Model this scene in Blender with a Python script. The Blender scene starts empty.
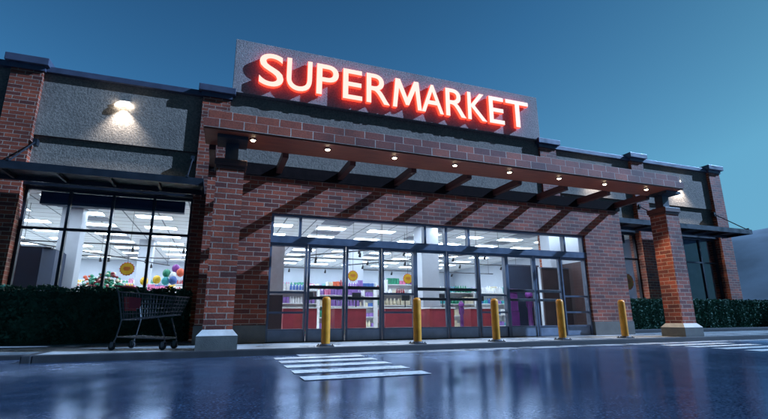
import bpy, bmesh, math, random
from mathutils import Vector, Matrix
random.seed(7)
scene = bpy.context.scene
COL = scene.collection
R_ = math.radians

# ------------------------------------------------------------------ camera
CAM_H = 0.70
cam_d = bpy.data.cameras.new('camera')
cam = bpy.data.objects.new('camera', cam_d)
COL.objects.link(cam)
right = Vector((0.9384289602, -0.3454369392, -0.0049404061))
down = Vector((0.0770493212, 0.2232129691, -0.9717198015))
fwd = Vector((0.3367706767, 0.9115093480, 0.2360851962))
m3 = Matrix((right, -down, -fwd)).transposed()
cam.matrix_world = Matrix.Translation((0, 0, CAM_H)) @ m3.to_4x4()
cam_d.sensor_fit = 'HORIZONTAL'
cam_d.sensor_width = 36.0
cam_d.lens = 36.0 * 442.64 / 768.0
cam_d.clip_start = 0.05
cam_d.clip_end = 6000
scene.camera = cam

# ------------------------------------------------------------------ light: low cool moon from the right, dusk sky
SUN_L = Vector((3.4, -1.12, 2.4)).normalized()          # direction TOWARDS the light
SUN_EL = math.asin(SUN_L.z)
SUN_AZ = math.atan2(SUN_L.x, SUN_L.y)                   # clockwise from +Y
sun_d = bpy.data.lights.new('moonlight', 'SUN')
sun_d.energy = 5.0
sun_d.angle = R_(0.5)
sun_d.color = (0.34, 0.58, 1.0)
sun = bpy.data.objects.new('moonlight', sun_d)
COL.objects.link(sun)
sun.rotation_euler = SUN_L.to_track_quat('Z', 'Y').to_euler()
sun.location = (30, -10, 25)

world = bpy.data.worlds.new('World')
scene.world = world
world.use_nodes = True
wn = world.node_tree.nodes
wl = world.node_tree.links
wn.clear()
w_out = wn.new('ShaderNodeOutputWorld')
w_bg = wn.new('ShaderNodeBackground')
w_sky = wn.new('ShaderNodeTexSky')
w_sky.sky_type = 'NISHITA'
w_sky.sun_disc = False
w_sky.sun_elevation = SUN_EL
w_sky.sun_rotation = SUN_AZ
w_sky.air_density = 1.6
w_sky.dust_density = 0.6
w_sky.ozone_density = 2.0
# dusk colours: the sky model's brightness picks the blue
w_bw = wn.new('ShaderNodeRGBToBW')
w_div = wn.new('ShaderNodeMath'); w_div.operation = 'MULTIPLY'; w_div.inputs[1].default_value = 0.125
w_ramp = wn.new('ShaderNodeValToRGB')
stops = [(0.0, (0.008, 0.045, 0.12)), (0.16, (0.016, 0.080, 0.225)), (0.34, (0.044, 0.190, 0.42)), (0.65, (0.12, 0.375, 0.58)), (1.0, (0.15, 0.41, 0.60))]
el = w_ramp.color_ramp.elements
while len(el) < len(stops): el.new(0.5)
for e_, (p_, c_) in zip(el, stops):
    e_.position = p_; e_.color = (*c_, 1)
w_up = wn.new('ShaderNodeVectorMath'); w_up.operation = 'SCALE'; w_up.inputs['Scale'].default_value = 8.0 * 0.56
w_bg.inputs[1].default_value = 0.125
wl.new(w_sky.outputs[0], w_bw.inputs[0])
wl.new(w_bw.outputs[0], w_div.inputs[0])
wl.new(w_div.outputs[0], w_ramp.inputs[0])
w_tc = wn.new('ShaderNodeTexCoord')
w_sep = wn.new('ShaderNodeSeparateXYZ')
w_mr = wn.new('ShaderNodeMapRange')
w_mr.inputs[1].default_value = 0.28; w_mr.inputs[2].default_value = 0.90
w_mr.inputs[3].default_value = 1.12; w_mr.inputs[4].default_value = 0.45
w_mul = wn.new('ShaderNodeVectorMath'); w_mul.operation = 'SCALE'
wl.new(w_tc.outputs['Generated'], w_sep.inputs[0])
wl.new(w_sep.outputs[2], w_mr.inputs[0])
wl.new(w_ramp.outputs[0], w_mul.inputs[0])
w_my = wn.new('ShaderNodeMapRange')                     # unseen sky behind the camera dimmed to cut fill on front faces
w_my.inputs[1].default_value = -0.35; w_my.inputs[2].default_value = 0.30
w_my.inputs[3].default_value = 0.22; w_my.inputs[4].default_value = 1.0
w_mm = wn.new('ShaderNodeMath'); w_mm.operation = 'MULTIPLY'
w_xy = wn.new('ShaderNodeMath'); w_xy.operation = 'MULTIPLY_ADD'; w_xy.inputs[1].default_value = 0.75
wl.new(w_sep.outputs[0], w_xy.inputs[0]); wl.new(w_sep.outputs[1], w_xy.inputs[2])
wl.new(w_xy.outputs[0], w_my.inputs[0])
wl.new(w_mr.outputs[0], w_mm.inputs[0]); wl.new(w_my.outputs[0], w_mm.inputs[1])
wl.new(w_mm.outputs[0], w_mul.inputs['Scale'])
wl.new(w_mul.outputs[0], w_up.inputs[0])
wl.new(w_up.outputs[0], w_bg.inputs[0])
wl.new(w_bg.outputs[0], w_out.inputs[0])

scene.view_settings.view_transform = 'Standard'
scene.view_settings.look = 'None'
scene.view_settings.gamma = 1.0
scene.view_settings.exposure = 0.75
scene.view_settings.use_curve_mapping = False
scene.render.engine = 'CYCLES'
scene.cycles.use_denoising = True
scene.cycles.max_bounces = 8
scene.cycles.diffuse_bounces = 4
scene.cycles.glossy_bounces = 4
scene.cycles.transparent_max_bounces = 16
scene.cycles.transmission_bounces = 6
scene.cycles.sample_clamp_indirect = 6.0
scene.cycles.caustics_reflective = False
scene.cycles.caustics_refractive = False

# ------------------------------------------------------------------ materials
def _new(name):
    m = bpy.data.materials.new(name)
    m.use_nodes = True
    nt = m.node_tree
    nt.nodes.clear()
    out = nt.nodes.new('ShaderNodeOutputMaterial')
    p = nt.nodes.new('ShaderNodeBsdfPrincipled')
    nt.links.new(p.outputs[0], out.inputs[0])
    return m, nt, p, out

def _noise(nt, scale, detail=4.0, coord='Object', rough=0.55):
    tc = nt.nodes.new('ShaderNodeTexCoord')
    n = nt.nodes.new('ShaderNodeTexNoise')
    n.inputs['Scale'].default_value = scale
    n.inputs['Detail'].default_value = detail
    n.inputs['Roughness'].default_value = rough
    nt.links.new(tc.outputs[coord], n.inputs['Vector'])
    return n

def _ramp(nt, src, a, b, ca, cb):
    r = nt.nodes.new('ShaderNodeValToRGB')
    r.color_ramp.elements[0].position = a
    r.color_ramp.elements[1].position = b
    r.color_ramp.elements[0].color = (*ca, 1)
    r.color_ramp.elements[1].color = (*cb, 1)
    nt.links.new(src, r.inputs[0])
    return r

def _bump(nt, p, src, strength, dist):
    b = nt.nodes.new('ShaderNodeBump')
    b.inputs['Strength'].default_value = strength
    b.inputs['Distance'].default_value = dist
    nt.links.new(src, b.inputs['Height'])
    nt.links.new(b.outputs[0], p.inputs['Normal'])
    return b

def plain(name, col, rough=0.5, metal=0.0, scale=6.0, var=0.25, bump=0.0, bscale=40.0, rvar=0.1):
    m, nt, p, out = _new(name)
    n = _noise(nt, scale)
    lo = tuple(c * (1 - var) for c in col)
    hi = tuple(min(1, c * (1 + var)) for c in col)
    r = _ramp(nt, n.outputs[0], 0.3, 0.7, lo, hi)
    nt.links.new(r.outputs[0], p.inputs['Base Color'])
    rr = _ramp(nt, n.outputs[0], 0.3, 0.7, (max(0.02, rough - rvar),) * 3, (min(1, rough + rvar),) * 3)
    nt.links.new(rr.outputs[0], p.inputs['Roughness'])
    p.inputs['Metallic'].default_value = metal
    if bump:
        n2 = _noise(nt, bscale)
        _bump(nt, p, n2.outputs[0], bump, 0.01)
    return m

def brick(name, bw, bh, c1, c2, mortar, ms=0.012, dirt=0.35, oz=0.0):
    m, nt, p, out = _new(name)
    tc = nt.nodes.new('ShaderNodeTexCoord')
    b = nt.nodes.new('ShaderNodeTexBrick')
    b.offset = 0.5
    b.inputs['Color1'].default_value = (*c1, 1)
    b.inputs['Color2'].default_value = (*c2, 1)
    b.inputs['Mortar'].default_value = (*mortar, 1)
    b.inputs['Scale'].default_value = 1.0
    b.inputs['Mortar Size'].default_value = ms
    b.inputs['Mortar Smooth'].default_value = 0.25
    b.inputs['Bias'].default_value = -0.1
    b.inputs['Brick Width'].default_value = bw
    b.inputs['Row Height'].default_value = bh
    # wobble the joints a little
    nz = nt.nodes.new('ShaderNodeTexNoise')
    nz.inputs['Scale'].default_value = 14.0
    nt.links.new(tc.outputs['UV'], nz.inputs['Vector'])
    mx = nt.nodes.new('ShaderNodeMix')
    mx.data_type = 'RGBA'
    mx.blend_type = 'LINEAR_LIGHT'
    mx.inputs[0].default_value = 0.006
    nt.links.new(tc.outputs['UV'], mx.inputs[6])
    nt.links.new(nz.outputs['Color'], mx.inputs[7])
    sh = nt.nodes.new('ShaderNodeVectorMath'); sh.operation = 'SUBTRACT'; sh.inputs[1].default_value = (0, oz + 0.003, 0)
    nt.links.new(mx.outputs[2], sh.inputs[0])
    nt.links.new(sh.outputs[0], b.inputs['Vector'])
    # large and fine colour variation
    n1 = _noise(nt, 1.3, 5.0)
    r1 = _ramp(nt, n1.outputs[0], 0.3, 0.72, (1 - dirt,) * 3, (1.25, 1.2, 1.15))
    n2 = _noise(nt, 38.0, 4.0)
    r2 = _ramp(nt, n2.outputs[0], 0.25, 0.8, (0.6, 0.6, 0.62), (1.4, 1.35, 1.35))
    a = nt.nodes.new('ShaderNodeMix'); a.data_type = 'RGBA'; a.blend_type = 'MULTIPLY'; a.inputs[0].default_value = 1
    nt.links.new(b.outputs['Color'], a.inputs[6]); nt.links.new(r1.outputs[0], a.inputs[7])
    c = nt.nodes.new('ShaderNodeMix'); c.data_type = 'RGBA'; c.blend_type = 'MULTIPLY'; c.inputs[0].default_value = 1
    nt.links.new(a.outputs[2], c.inputs[6]); nt.links.new(r2.outputs[0], c.inputs[7])
    nt.links.new(c.outputs[2], p.inputs['Base Color'])
    p.inputs['Roughness'].default_value = 0.72
    inv = nt.nodes.new('ShaderNodeMath'); inv.operation = 'MULTIPLY_ADD'
    inv.inputs[1].default_value = -1.0
    nt.links.new(b.outputs['Fac'], inv.inputs[0])
    s = nt.nodes.new('ShaderNodeMath'); s.operation = 'MULTIPLY'; s.inputs[1].default_value = 0.35
    nt.links.new(n2.outputs[0], s.inputs[0])
    nt.links.new(s.outputs[0], inv.inputs[2])
    _bump(nt, p, inv.outputs[0], 0.8, 0.012)
    return m

def stucco(name, col):
    m, nt, p, out = _new(name)
    n1 = _noise(nt, 19.0, 6.0, rough=0.7)
    n2 = _noise(nt, 0.7, 4.0)
    r1 = _ramp(nt, n1.outputs[0], 0.34, 0.68, tuple(c * 0.55 for c in col), tuple(c * 1.25 for c in col))
    r2 = _ramp(nt, n2.outputs[0], 0.3, 0.7, (0.78, 0.78, 0.8), (1.1, 1.1, 1.1))
    a = nt.nodes.new('ShaderNodeMix'); a.data_type = 'RGBA'; a.blend_type = 'MULTIPLY'; a.inputs[0].default_value = 1
    nt.links.new(r1.outputs[0], a.inputs[6]); nt.links.new(r2.outputs[0], a.inputs[7])
    nt.links.new(a.outputs[2], p.inputs['Base Color'])
    p.inputs['Roughness'].default_value = 0.85
    _bump(nt, p, n1.outputs[0], 0.6, 0.035)
    return m

def glass(name, tint, refl=1.45, rough=0.01):
    m = bpy.data.materials.new(name)
    m.use_nodes = True
    nt = m.node_tree
    nt.nodes.clear()
    out = nt.nodes.new('ShaderNodeOutputMaterial')
    tr = nt.nodes.new('ShaderNodeBsdfTransparent'); tr.inputs[0].default_value = (*tint, 1)
    gl = nt.nodes.new('ShaderNodeBsdfGlossy'); gl.inputs['Roughness'].default_value = rough
    fr = nt.nodes.new('ShaderNodeFresnel'); fr.inputs[0].default_value = refl
    mx = nt.nodes.new('ShaderNodeMixShader')
    ge = nt.nodes.new('ShaderNodeNewGeometry')
    inv = nt.nodes.new('ShaderNodeMath'); inv.operation = 'SUBTRACT'; inv.inputs[0].default_value = 1.0
    mu = nt.nodes.new('ShaderNodeMath'); mu.operation = 'MULTIPLY'
    nt.links.new(ge.outputs['Backfacing'], inv.inputs[1])
    nt.links.new(inv.outputs[0], mu.inputs[0])
    nt.links.new(fr.outputs[0], mu.inputs[1])
    nt.links.new(mu.outputs[0], mx.inputs[0])
    nt.links.new(tr.outputs[0], mx.inputs[1])
    nt.links.new(gl.outputs[0], mx.inputs[2])
    nt.links.new(mx.outputs[0], out.inputs[0])
    return m

def emit(name, col, strength):
    m, nt, p, out = _new(name)
    p.inputs['Base Color'].default_value = (0.15, 0.15, 0.15, 1)
    n = _noise(nt, 3.0)
    r = _ramp(nt, n.outputs[0], 0.2, 0.8, tuple(c * 0.93 for c in col), col)
    nt.links.new(r.outputs[0], p.inputs['Emission Color'])
    p.inputs['Emission Strength'].default_value = strength
    return m

def tiles(name, col, line, w, h, ms, rough=0.8):
    m, nt, p, out = _new(name)
    tc = nt.nodes.new('ShaderNodeTexCoord')
    b = nt.nodes.new('ShaderNodeTexBrick')
    b.offset = 0.0
    b.inputs['Color1'].default_value = (*col, 1)
    b.inputs['Color2'].default_value = (*[c * 0.93 for c in col], 1)
    b.inputs['Mortar'].default_value = (*line, 1)
    b.inputs['Scale'].default_value = 1.0
    b.inputs['Mortar Size'].default_value = ms
    b.inputs['Brick Width'].default_value = w
    b.inputs['Row Height'].default_value = h
    nt.links.new(tc.outputs['UV'], b.inputs['Vector'])
    nt.links.new(b.outputs['Color'], p.inputs['Base Color'])
    p.inputs['Roughness'].default_value = rough
    return m

def wood(name, ca, cb):
    m, nt, p, out = _new(name)
    tc = nt.nodes.new('ShaderNodeTexCoord')
    mp = nt.nodes.new('ShaderNodeMapping')
    mp.inputs['Scale'].default_value = (0.6, 9.0, 9.0)
    n = nt.nodes.new('ShaderNodeTexNoise')
    n.inputs['Scale'].default_value = 3.0
    n.inputs['Detail'].default_value = 6.0
    nt.links.new(tc.outputs['UV'], mp.inputs[0])
    nt.links.new(mp.outputs[0], n.inputs['Vector'])
    r = _ramp(nt, n.outputs[0], 0.3, 0.7, ca, cb)
    nt.links.new(r.outputs[0], p.inputs['Base Color'])
    p.inputs['Roughness'].default_value = 0.5
    _bump(nt, p, n.outputs[0], 0.3, 0.01)
    return m

def asphalt(name):
    m, nt, p, out = _new(name)
    fine = _noise(nt, 38.0, 6.0, rough=0.75)
    big = _noise(nt, 0.33, 4.0)
    mid = _noise(nt, 3.2, 5.0)
    r1 = _ramp(nt, fine.outputs[0], 0.40, 0.66, (0.005, 0.011, 0.024), (0.080, 0.115, 0.18))  # blue cast of the moonlight is put into the base colour
    r2 = _ramp(nt, mid.outputs[0], 0.3, 0.7, (0.7, 0.7, 0.7), (1.15, 1.15, 1.15))
    a = nt.nodes.new('ShaderNodeMix'); a.data_type = 'RGBA'; a.blend_type = 'MULTIPLY'; a.inputs[0].default_value = 1
    nt.links.new(r1.outputs[0], a.inputs[6]); nt.links.new(r2.outputs[0], a.inputs[7])
    nt.links.new(a.outputs[2], p.inputs['Base Color'])
    add = nt.nodes.new('ShaderNodeMath'); add.operation = 'MULTIPLY_ADD'
    add.inputs[1].default_value = 0.25
    nt.links.new(mid.outputs[0], add.inputs[0])
    nt.links.new(big.outputs[0], add.inputs[2])
    sep = nt.nodes.new('ShaderNodeSeparateXYZ')
    tc = nt.nodes.new('ShaderNodeTexCoord')
    nt.links.new(tc.outputs['Object'], sep.inputs[0])
    mr = nt.nodes.new('ShaderNodeMapRange')
    mr.inputs[1].default_value = 3.2; mr.inputs[2].default_value = 7.6
    mr.inputs[3].default_value = -0.05; mr.inputs[4].default_value = 0.17
    nt.links.new(sep.outputs[1], mr.inputs[0])
    var = nt.nodes.new('ShaderNodeMath'); var.operation = 'MULTIPLY_ADD'
    var.inputs[1].default_value = 0.45; var.inputs[2].default_value = -0.27
    nt.links.new(add.outputs[0], var.inputs[0])
    grit = nt.nodes.new('ShaderNodeMath'); grit.operation = 'MULTIPLY_ADD'
    grit.inputs[1].default_value = 0.10
    nt.links.new(fine.outputs[0], grit.inputs[0]); nt.links.new(var.outputs[0], grit.inputs[2])
    sm = nt.nodes.new('ShaderNodeMath'); sm.operation = 'ADD'; sm.use_clamp = True
    nt.links.new(grit.outputs[0], sm.inputs[0]); nt.links.new(mr.outputs[0], sm.inputs[1])
    mxr = nt.nodes.new('ShaderNodeMath'); mxr.operation = 'MAXIMUM'; mxr.inputs[1].default_value = 0.06
    nt.links.new(sm.outputs[0], mxr.inputs[0])
    nt.links.new(mxr.outputs[0], p.inputs['Roughness'])
    stone = _noise(nt, 85.0, 4.0)
    b = _bump(nt, p, stone.outputs[0], 0.3, 0.006)
    bs = nt.nodes.new('ShaderNodeMath'); bs.operation = 'MULTIPLY'; bs.inputs[1].default_value = 0.6
    bs.operation = 'MULTIPLY_ADD'; bs.inputs[2].default_value = 0.065
    nt.links.new(mxr.outputs[0], bs.inputs[0])
    nt.links.new(bs.outputs[0], b.inputs['Strength'])
    p.inputs['Specular IOR Level'].default_value = 0.0
    p.inputs['Roughness'].default_value = 0.9
    for l in list(p.inputs['Roughness'].links): nt.links.remove(l)
    gl = nt.nodes.new('ShaderNodeBsdfGlossy')
    gl.inputs['Color'].default_value = (0.60, 0.74, 1.0, 1)  # reflections tinted blue here, the water film itself has no colour
    nt.links.new(mxr.outputs[0], gl.inputs['Roughness'])
    nt.links.new(b.outputs[0], gl.inputs['Normal'])
    fr = nt.nodes.new('ShaderNodeFresnel'); fr.inputs[0].default_value = 1.30
    nt.links.new(b.outputs[0], fr.inputs['Normal'])
    wet = nt.nodes.new('ShaderNodeMath'); wet.operation = 'MULTIPLY'; wet.inputs[1].default_value = 0.76
    nt.links.new(fr.outputs[0], wet.inputs[0])
    ms = nt.nodes.new('ShaderNodeMixShader')
    nt.links.new(wet.outputs[0], ms.inputs[0])
    nt.links.new(p.outputs[0], ms.inputs[1])
    nt.links.new(gl.outputs[0], ms.inputs[2])
    nt.links.new(ms.outputs[0], out.inputs[0])
    return m

M = {}
M['brick'] = brick('red_brick', 0.36, 0.112, (0.40, 0.080, 0.033), (0.10, 0.023, 0.017), (0.46, 0.33, 0.25), 0.010, 0.5)
M['brick_big'] = brick('coping_brick', 0.47, 0.195, (0.42, 0.090, 0.040), (0.13, 0.030, 0.028), (0.62, 0.47, 0.38), 0.011, 0.45, 4.38)
M['stucco'] = stucco('grey_stucco', (0.28, 0.225, 0.18))
M['stucco_sign'] = stucco('sign_stucco', (0.41, 0.345, 0.32))
M['coping'] = plain('blue_metal_coping', (0.085, 0.095, 0.14), 0.45, 0.2, 3, 0.15)
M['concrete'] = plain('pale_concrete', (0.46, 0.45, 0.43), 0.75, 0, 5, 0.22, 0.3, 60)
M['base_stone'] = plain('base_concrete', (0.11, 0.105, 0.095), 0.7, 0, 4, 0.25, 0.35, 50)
M['walk'] = plain('wet_pavement', (0.36, 0.365, 0.37), 0.34, 0, 1.4, 0.3, 0.15, 70, 0.14)
M['kerb'] = plain('kerb_concrete', (0.03, 0.03, 0.034), 0.75, 0, 4, 0.35, 0.3, 50)
M['gutter'] = plain('gutter_concrete', (0.36, 0.37, 0.39), 0.3, 0, 1.6, 0.45, 0.2, 60, 0.15)
M['asphalt'] = asphalt('wet_asphalt')
def worn_paint():
    m, nt, p, out = _new('worn_white_road_paint')
    n1 = _noise(nt, 26.0, 6.0, rough=0.7)
    n2 = _noise(nt, 2.2, 4.0)
    mu = nt.nodes.new('ShaderNodeMath'); mu.operation = 'MULTIPLY_ADD'; mu.inputs[1].default_value = 0.55
    nt.links.new(n2.outputs[0], mu.inputs[0]); nt.links.new(n1.outputs[0], mu.inputs[2])
    r = _ramp(nt, mu.outputs[0], 0.62, 0.74, (0.09, 0.10, 0.11), (0.60, 0.61, 0.60))
    nt.links.new(r.outputs[0], p.inputs['Base Color'])
    p.inputs['Roughness'].default_value = 0.42
    _bump(nt, p, n1.outputs[0], 0.3, 0.006)
    return m
M['road_paint'] = worn_paint()
M['frame'] = plain('blue_grey_aluminium', (0.11, 0.135, 0.19), 0.4, 0.2, 5, 0.15)
M['frame_dark'] = plain('dark_window_metal', (0.020, 0.024, 0.034), 0.45, 0.4, 5, 0.15)
M['kick'] = plain('blue_kick_plate', (0.21, 0.25, 0.33), 0.42, 0.2, 3, 0.2)
M['awning'] = plain('dark_awning_steel', (0.022, 0.027, 0.036), 0.45, 0.3, 4, 0.2)
M['steel'] = plain('dark_steel', (0.045, 0.05, 0.06), 0.5, 0.5, 6, 0.2)
M['soffit'] = wood('red_brown_soffit_boards', (0.22, 0.045, 0.024), (0.42, 0.10, 0.05))
M['rafter'] = wood('red_brown_timber', (0.05, 0.018, 0.014), (0.12, 0.038, 0.026))
M['ledger'] = plain('dark_timber', (0.016, 0.011, 0.011), 0.9, 0, 5, 0.3)
M['ledger'].node_tree.nodes['Principled BSDF'].inputs['Specular IOR Level'].default_value = 0.04
M['glass'] = glass('shop_glass', (0.86, 0.92, 0.97))
M['glass_dark'] = glass('dark_glass', (0.84, 0.90, 0.96), 1.9)
M['letter_face'] = emit('lit_letter_face', (1.0, 0.60, 0.47), 0.84)
M['letter_side'] = emit('red_neon_letter_side', (1.0, 0.045, 0.02), 1.8)
M['panel_light'] = emit('ceiling_light_diffuser', (0.86, 0.93, 1.0), 14.0)
M['lamp_warm'] = emit('warm_lamp_lens', (1.0, 0.82, 0.55), 22.0)
M['lamp_white'] = emit('white_lamp_lens', (1.0, 0.97, 0.88), 12.0)
M['ceiling'] = tiles('ceiling_tiles', (0.82, 0.83, 0.84), (0.20, 0.22, 0.26), 1.1, 0.7, 0.026)
M['floor'] = tiles('store_floor_tiles', (0.60, 0.60, 0.58), (0.40, 0.40, 0.40), 0.6, 0.6, 0.008, 0.25)
M['in_wall'] = plain('white_interior_wall', (0.46, 0.50, 0.57), 0.8, 0, 1.0, 0.06)
M['pillar'] = plain('white_pillar_paint', (0.46, 0.49, 0.55), 0.6, 0, 2.0, 0.08)
M['navy'] = plain('navy_panel', (0.028, 0.045, 0.095), 0.6, 0, 2, 0.15)
M['vent'] = plain('grey_ceiling_grille', (0.20, 0.22, 0.27), 0.6, 0, 9, 0.25)
M['black'] = plain('black_plastic', (0.018, 0.018, 0.022), 0.45, 0, 8, 0.2)
M['red'] = plain('red_laminate', (0.30, 0.035, 0.05), 0.45, 0, 3, 0.18)
M['white'] = plain('white_plastic', (0.72, 0.73, 0.74), 0.4, 0, 6, 0.08)
M['green'] = plain('green_plastic', (0.03, 0.26, 0.15), 0.45, 0, 6, 0.2)
M['purple'] = plain('purple_plastic', (0.24, 0.045, 0.30), 0.38, 0, 4, 0.2)
M['brown'] = plain('red_brown_board', (0.065, 0.042, 0.046), 0.6, 0, 2, 0.2)
M['yellow'] = plain('yellow_card', (0.85, 0.50, 0.02), 0.5, 0, 5, 0.1)
M['orange'] = plain('orange_red_card', (0.70, 0.12, 0.05), 0.5, 0, 5, 0.1)
M['bollard'] = plain('yellow_bollard_paint', (0.62, 0.25, 0.012), 0.42, 0, 5, 0.22, 0.12, 60)
M['slate'] = plain('slate_blue_board', (0.035, 0.05, 0.095), 0.6, 0, 2, 0.2)
M['plum'] = plain('plum_plastic', (0.13, 0.03, 0.17), 0.4, 0, 4, 0.2)
M['blue'] = plain('blue_plastic', (0.05, 0.12, 0.36), 0.45, 0, 5, 0.2)
M['violet'] = plain('violet_pack', (0.26, 0.14, 0.44), 0.45, 0, 5, 0.2)
M['teal'] = plain('teal_pack', (0.05, 0.36, 0.38), 0.45, 0, 5, 0.2)
M['cream'] = plain('cream_pack', (0.70, 0.62, 0.45), 0.5, 0, 5, 0.2)
M['pink'] = plain('pink_pack', (0.66, 0.18, 0.34), 0.5, 0, 5, 0.2)
M['chrome'] = plain('galvanised_wire', (0.13, 0.135, 0.145), 0.4, 0.7, 9, 0.2)
M['cart_red'] = plain('red_cart_plastic', (0.30, 0.02, 0.03), 0.4, 0, 6, 0.15)
M['rubber'] = plain('dark_rubber', (0.02, 0.02, 0.022), 0.6, 0, 9, 0.2)

M['backing'] = plain('grey_blue_backing', (0.36, 0.44, 0.52), 0.8, 0, 1.5, 0.2)  # the blue glow of the far right windows is put into this colour

def leaf_mat():
    m, nt, p, out = _new('hedge_leaves')
    oi = _noise(nt, 3.5, 3.0)
    r = _ramp(nt, oi.outputs[0], 0.3, 0.7, (0.018, 0.075, 0.048), (0.034, 0.120, 0.074))
    nt.links.new(r.outputs[0], p.inputs['Base Color'])
    p.inputs['Roughness'].default_value = 0.75
    p.inputs['Specular IOR Level'].default_value = 0.2
    return m
M['leaf'] = leaf_mat()
M['hill'] = plain('haze_tinted_hill', (0.17, 0.21, 0.25), 0.95, 0, 0.022, 0.34)  # distance haze is put into the blue-grey colour, no mist is built

# ------------------------------------------------------------------ helpers
class MB:
    """Collects shapes (world coordinates unless local) and links them as ONE mesh object."""
    def __init__(self):
        self.v = []; self.f = []; self.smooth = []; self.mi = []
        self.cur = 0
    def add(self, verts, faces, smooth=False):
        o = len(self.v)
        self.v += [tuple(v) for v in verts]
        for f in faces:
            self.f.append([o + i for i in f]); self.smooth.append(smooth); self.mi.append(self.cur)
        return self
    def box(self, x0, x1, y0, y1, z0, z1, bev=0.0):
        if bev <= 0:
            vs = [(x0,y0,z0),(x1,y0,z0),(x1,y1,z0),(x0,y1,z0),(x0,y0,z1),(x1,y0,z1),(x1,y1,z1),(x0,y1,z1)]
            fs = [(0,3,2,1),(4,5,6,7),(0,1,5,4),(1,2,6,5),(2,3,7,6),(3,0,4,7)]
            return self.add(vs, fs)
        bm = bmesh.new()
        bmesh.ops.create_cube(bm, size=1.0)
        for v in bm.verts:
            v.co = Vector(((x0+x1)/2 + v.co.x*(x1-x0), (y0+y1)/2 + v.co.y*(y1-y0), (z0+z1)/2 + v.co.z*(z1-z0)))
        bmesh.ops.bevel(bm, geom=bm.edges[:], offset=bev, segments=2, profile=0.6, affect='EDGES')
        bm.verts.index_update()
        self.add([v.co[:] for v in bm.verts], [[v.index for v in f.verts] for f in bm.faces])
        bm.free()
        return self
    def tube(self, a, b, r0, r1=None, n=8, caps=True):
        a = Vector(a); b = Vector(b)
        if r1 is None: r1 = r0
        d = (b - a).normalized()
        u = d.orthogonal().normalized(); w = d.cross(u)
        vs = []
        for c, r in ((a, r0), (b, r1)):
            for i in range(n):
                t = 2*math.pi*i/n
                vs.append(c + (u*math.cos(t) + w*math.sin(t))*r)
        self.add(vs, [(i, (i+1) % n, n+(i+1) % n, n+i) for i in range(n)], True)
        if caps:
            self.add(vs[:n], [tuple(range(n-1, -1, -1))]); self.add(vs[n:], [tuple(range(n))])
        return self
    def path(self, pts, r, n=6):
        for p, q in zip(pts[:-1], pts[1:]): self.tube(p, q, r, r, n)
        return self
    def lathe(self, prof, c, n=24):
        vs = []; fs = []
        for (r, z) in prof:
            for i in range(n):
                t = 2*math.pi*i/n
                vs.append((c[0]+r*math.cos(t), c[1]+r*math.sin(t), c[2]+z))
        for k in range(len(prof)-1):
            for i in range(n):
                fs.append((k*n+i, k*n+(i+1) % n, (k+1)*n+(i+1) % n, (k+1)*n+i))
        return self.add(vs, fs, True)
    def ball(self, c, r, sz=1.0, n=12, m=8):
        prof = [(max(1e-4, r*math.sin(math.pi*k/m)), -r*sz*math.cos(math.pi*k/m)) for k in range(m+1)]
        return self.lathe(prof, c, n)
    def prism(self, pts, axis, a, b):
        """pts: 2-D outline (counter-clockwise) in the plane across axis; extruded from a to b."""
        def P(p, t):
            return {'x': (t, p[0], p[1]), 'y': (p[0], t, p[1]), 'z': (p[0], p[1], t)}[axis]
        n = len(pts)
        vs = [P(p, a) for p in pts] + [P(p, b) for p in pts]
        fs = [tuple(range(n-1, -1, -1)), tuple(range(n, 2*n))] + [(i, (i+1) % n, n+(i+1) % n, n+i) for i in range(n)]
        return self.add(vs, fs)
    def build(self, name, mats, parent=None, local=False):
        off = Vector((0, 0, 0))
        if parent is not None and not local: off = world_loc(parent)
        me = bpy.data.meshes.new(name)
        me.from_pydata([tuple(Vector(v) - off) for v in self.v], [], self.f)
        me.polygons.foreach_set('use_smooth', self.smooth)
        if not isinstance(mats, (list, tuple)): mats = [mats]
        for m in mats: me.materials.append(m)
        me.polygons.foreach_set('material_index', self.mi)
        uv = me.uv_layers.new(name='UVMap')
        me.update()
        bm = bmesh.new(); bm.from_mesh(me)
        bmesh.ops.recalc_face_normals(bm, faces=bm.faces[:]); bm.to_mesh(me); bm.free()
        uv = me.uv_layers[0]
        for p in me.polygons:
            n = p.normal
            ax, ay, az = abs(n.x), abs(n.y), abs(n.z)
            for li in p.loop_indices:
                co = me.vertices[me.loops[li].vertex_index].co + off
                if ay >= ax and ay >= az: uv.data[li].uv = (co.x, co.z)
                elif ax >= az: uv.data[li].uv = (co.y, co.z)
                else: uv.data[li].uv = (co.x, co.y)
        o = bpy.data.objects.new(name, me)
        COL.objects.link(o)
        if parent is not None: o.parent = parent
        return o

def world_loc(o):
    v = Vector(o.location)
    while o.parent is not None:
        o = o.parent
        v = v + Vector(o.location)
    return v

def tag(o, label, cat, group=None, kind=None):
    if label: o['label'] = label
    if cat: o['category'] = cat
    if group: o['group'] = group
    if kind: o['kind'] = kind
    return o

def thing(name, label, cat, loc=(0, 0, 0), rz=0.0, group=None):
    o = bpy.data.objects.new(name, None)
    o.empty_display_size = 0.2
    COL.objects.link(o)
    o.location = loc
    o.rotation_euler = (0, 0, rz)
    return tag(o, label, cat, group)

def copy_tree(o, parent=None):
    c = o.copy()
    COL.objects.link(c)
    if parent is not None: c.parent = parent
    for ch in [x for x in bpy.data.objects if x.parent == o]:
        copy_tree(ch, c)
    return c

def struct(o):
    o['kind'] = 'structure'
    return o

def box_obj(name, mat, parent, *a, **k):
    return MB().box(*a, **k).build(name, mat, parent)

ZS = 0.12            # pavement level

# ================================================================== SETTING: ground
g = MB()
g.add([(-3000, -3000, 0), (3000, -3000, 0), (3000, 3000, 0), (-3000, 3000, 0)], [(0, 1, 2, 3)])
struct(g.build('asphalt', M['asphalt']))

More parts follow.
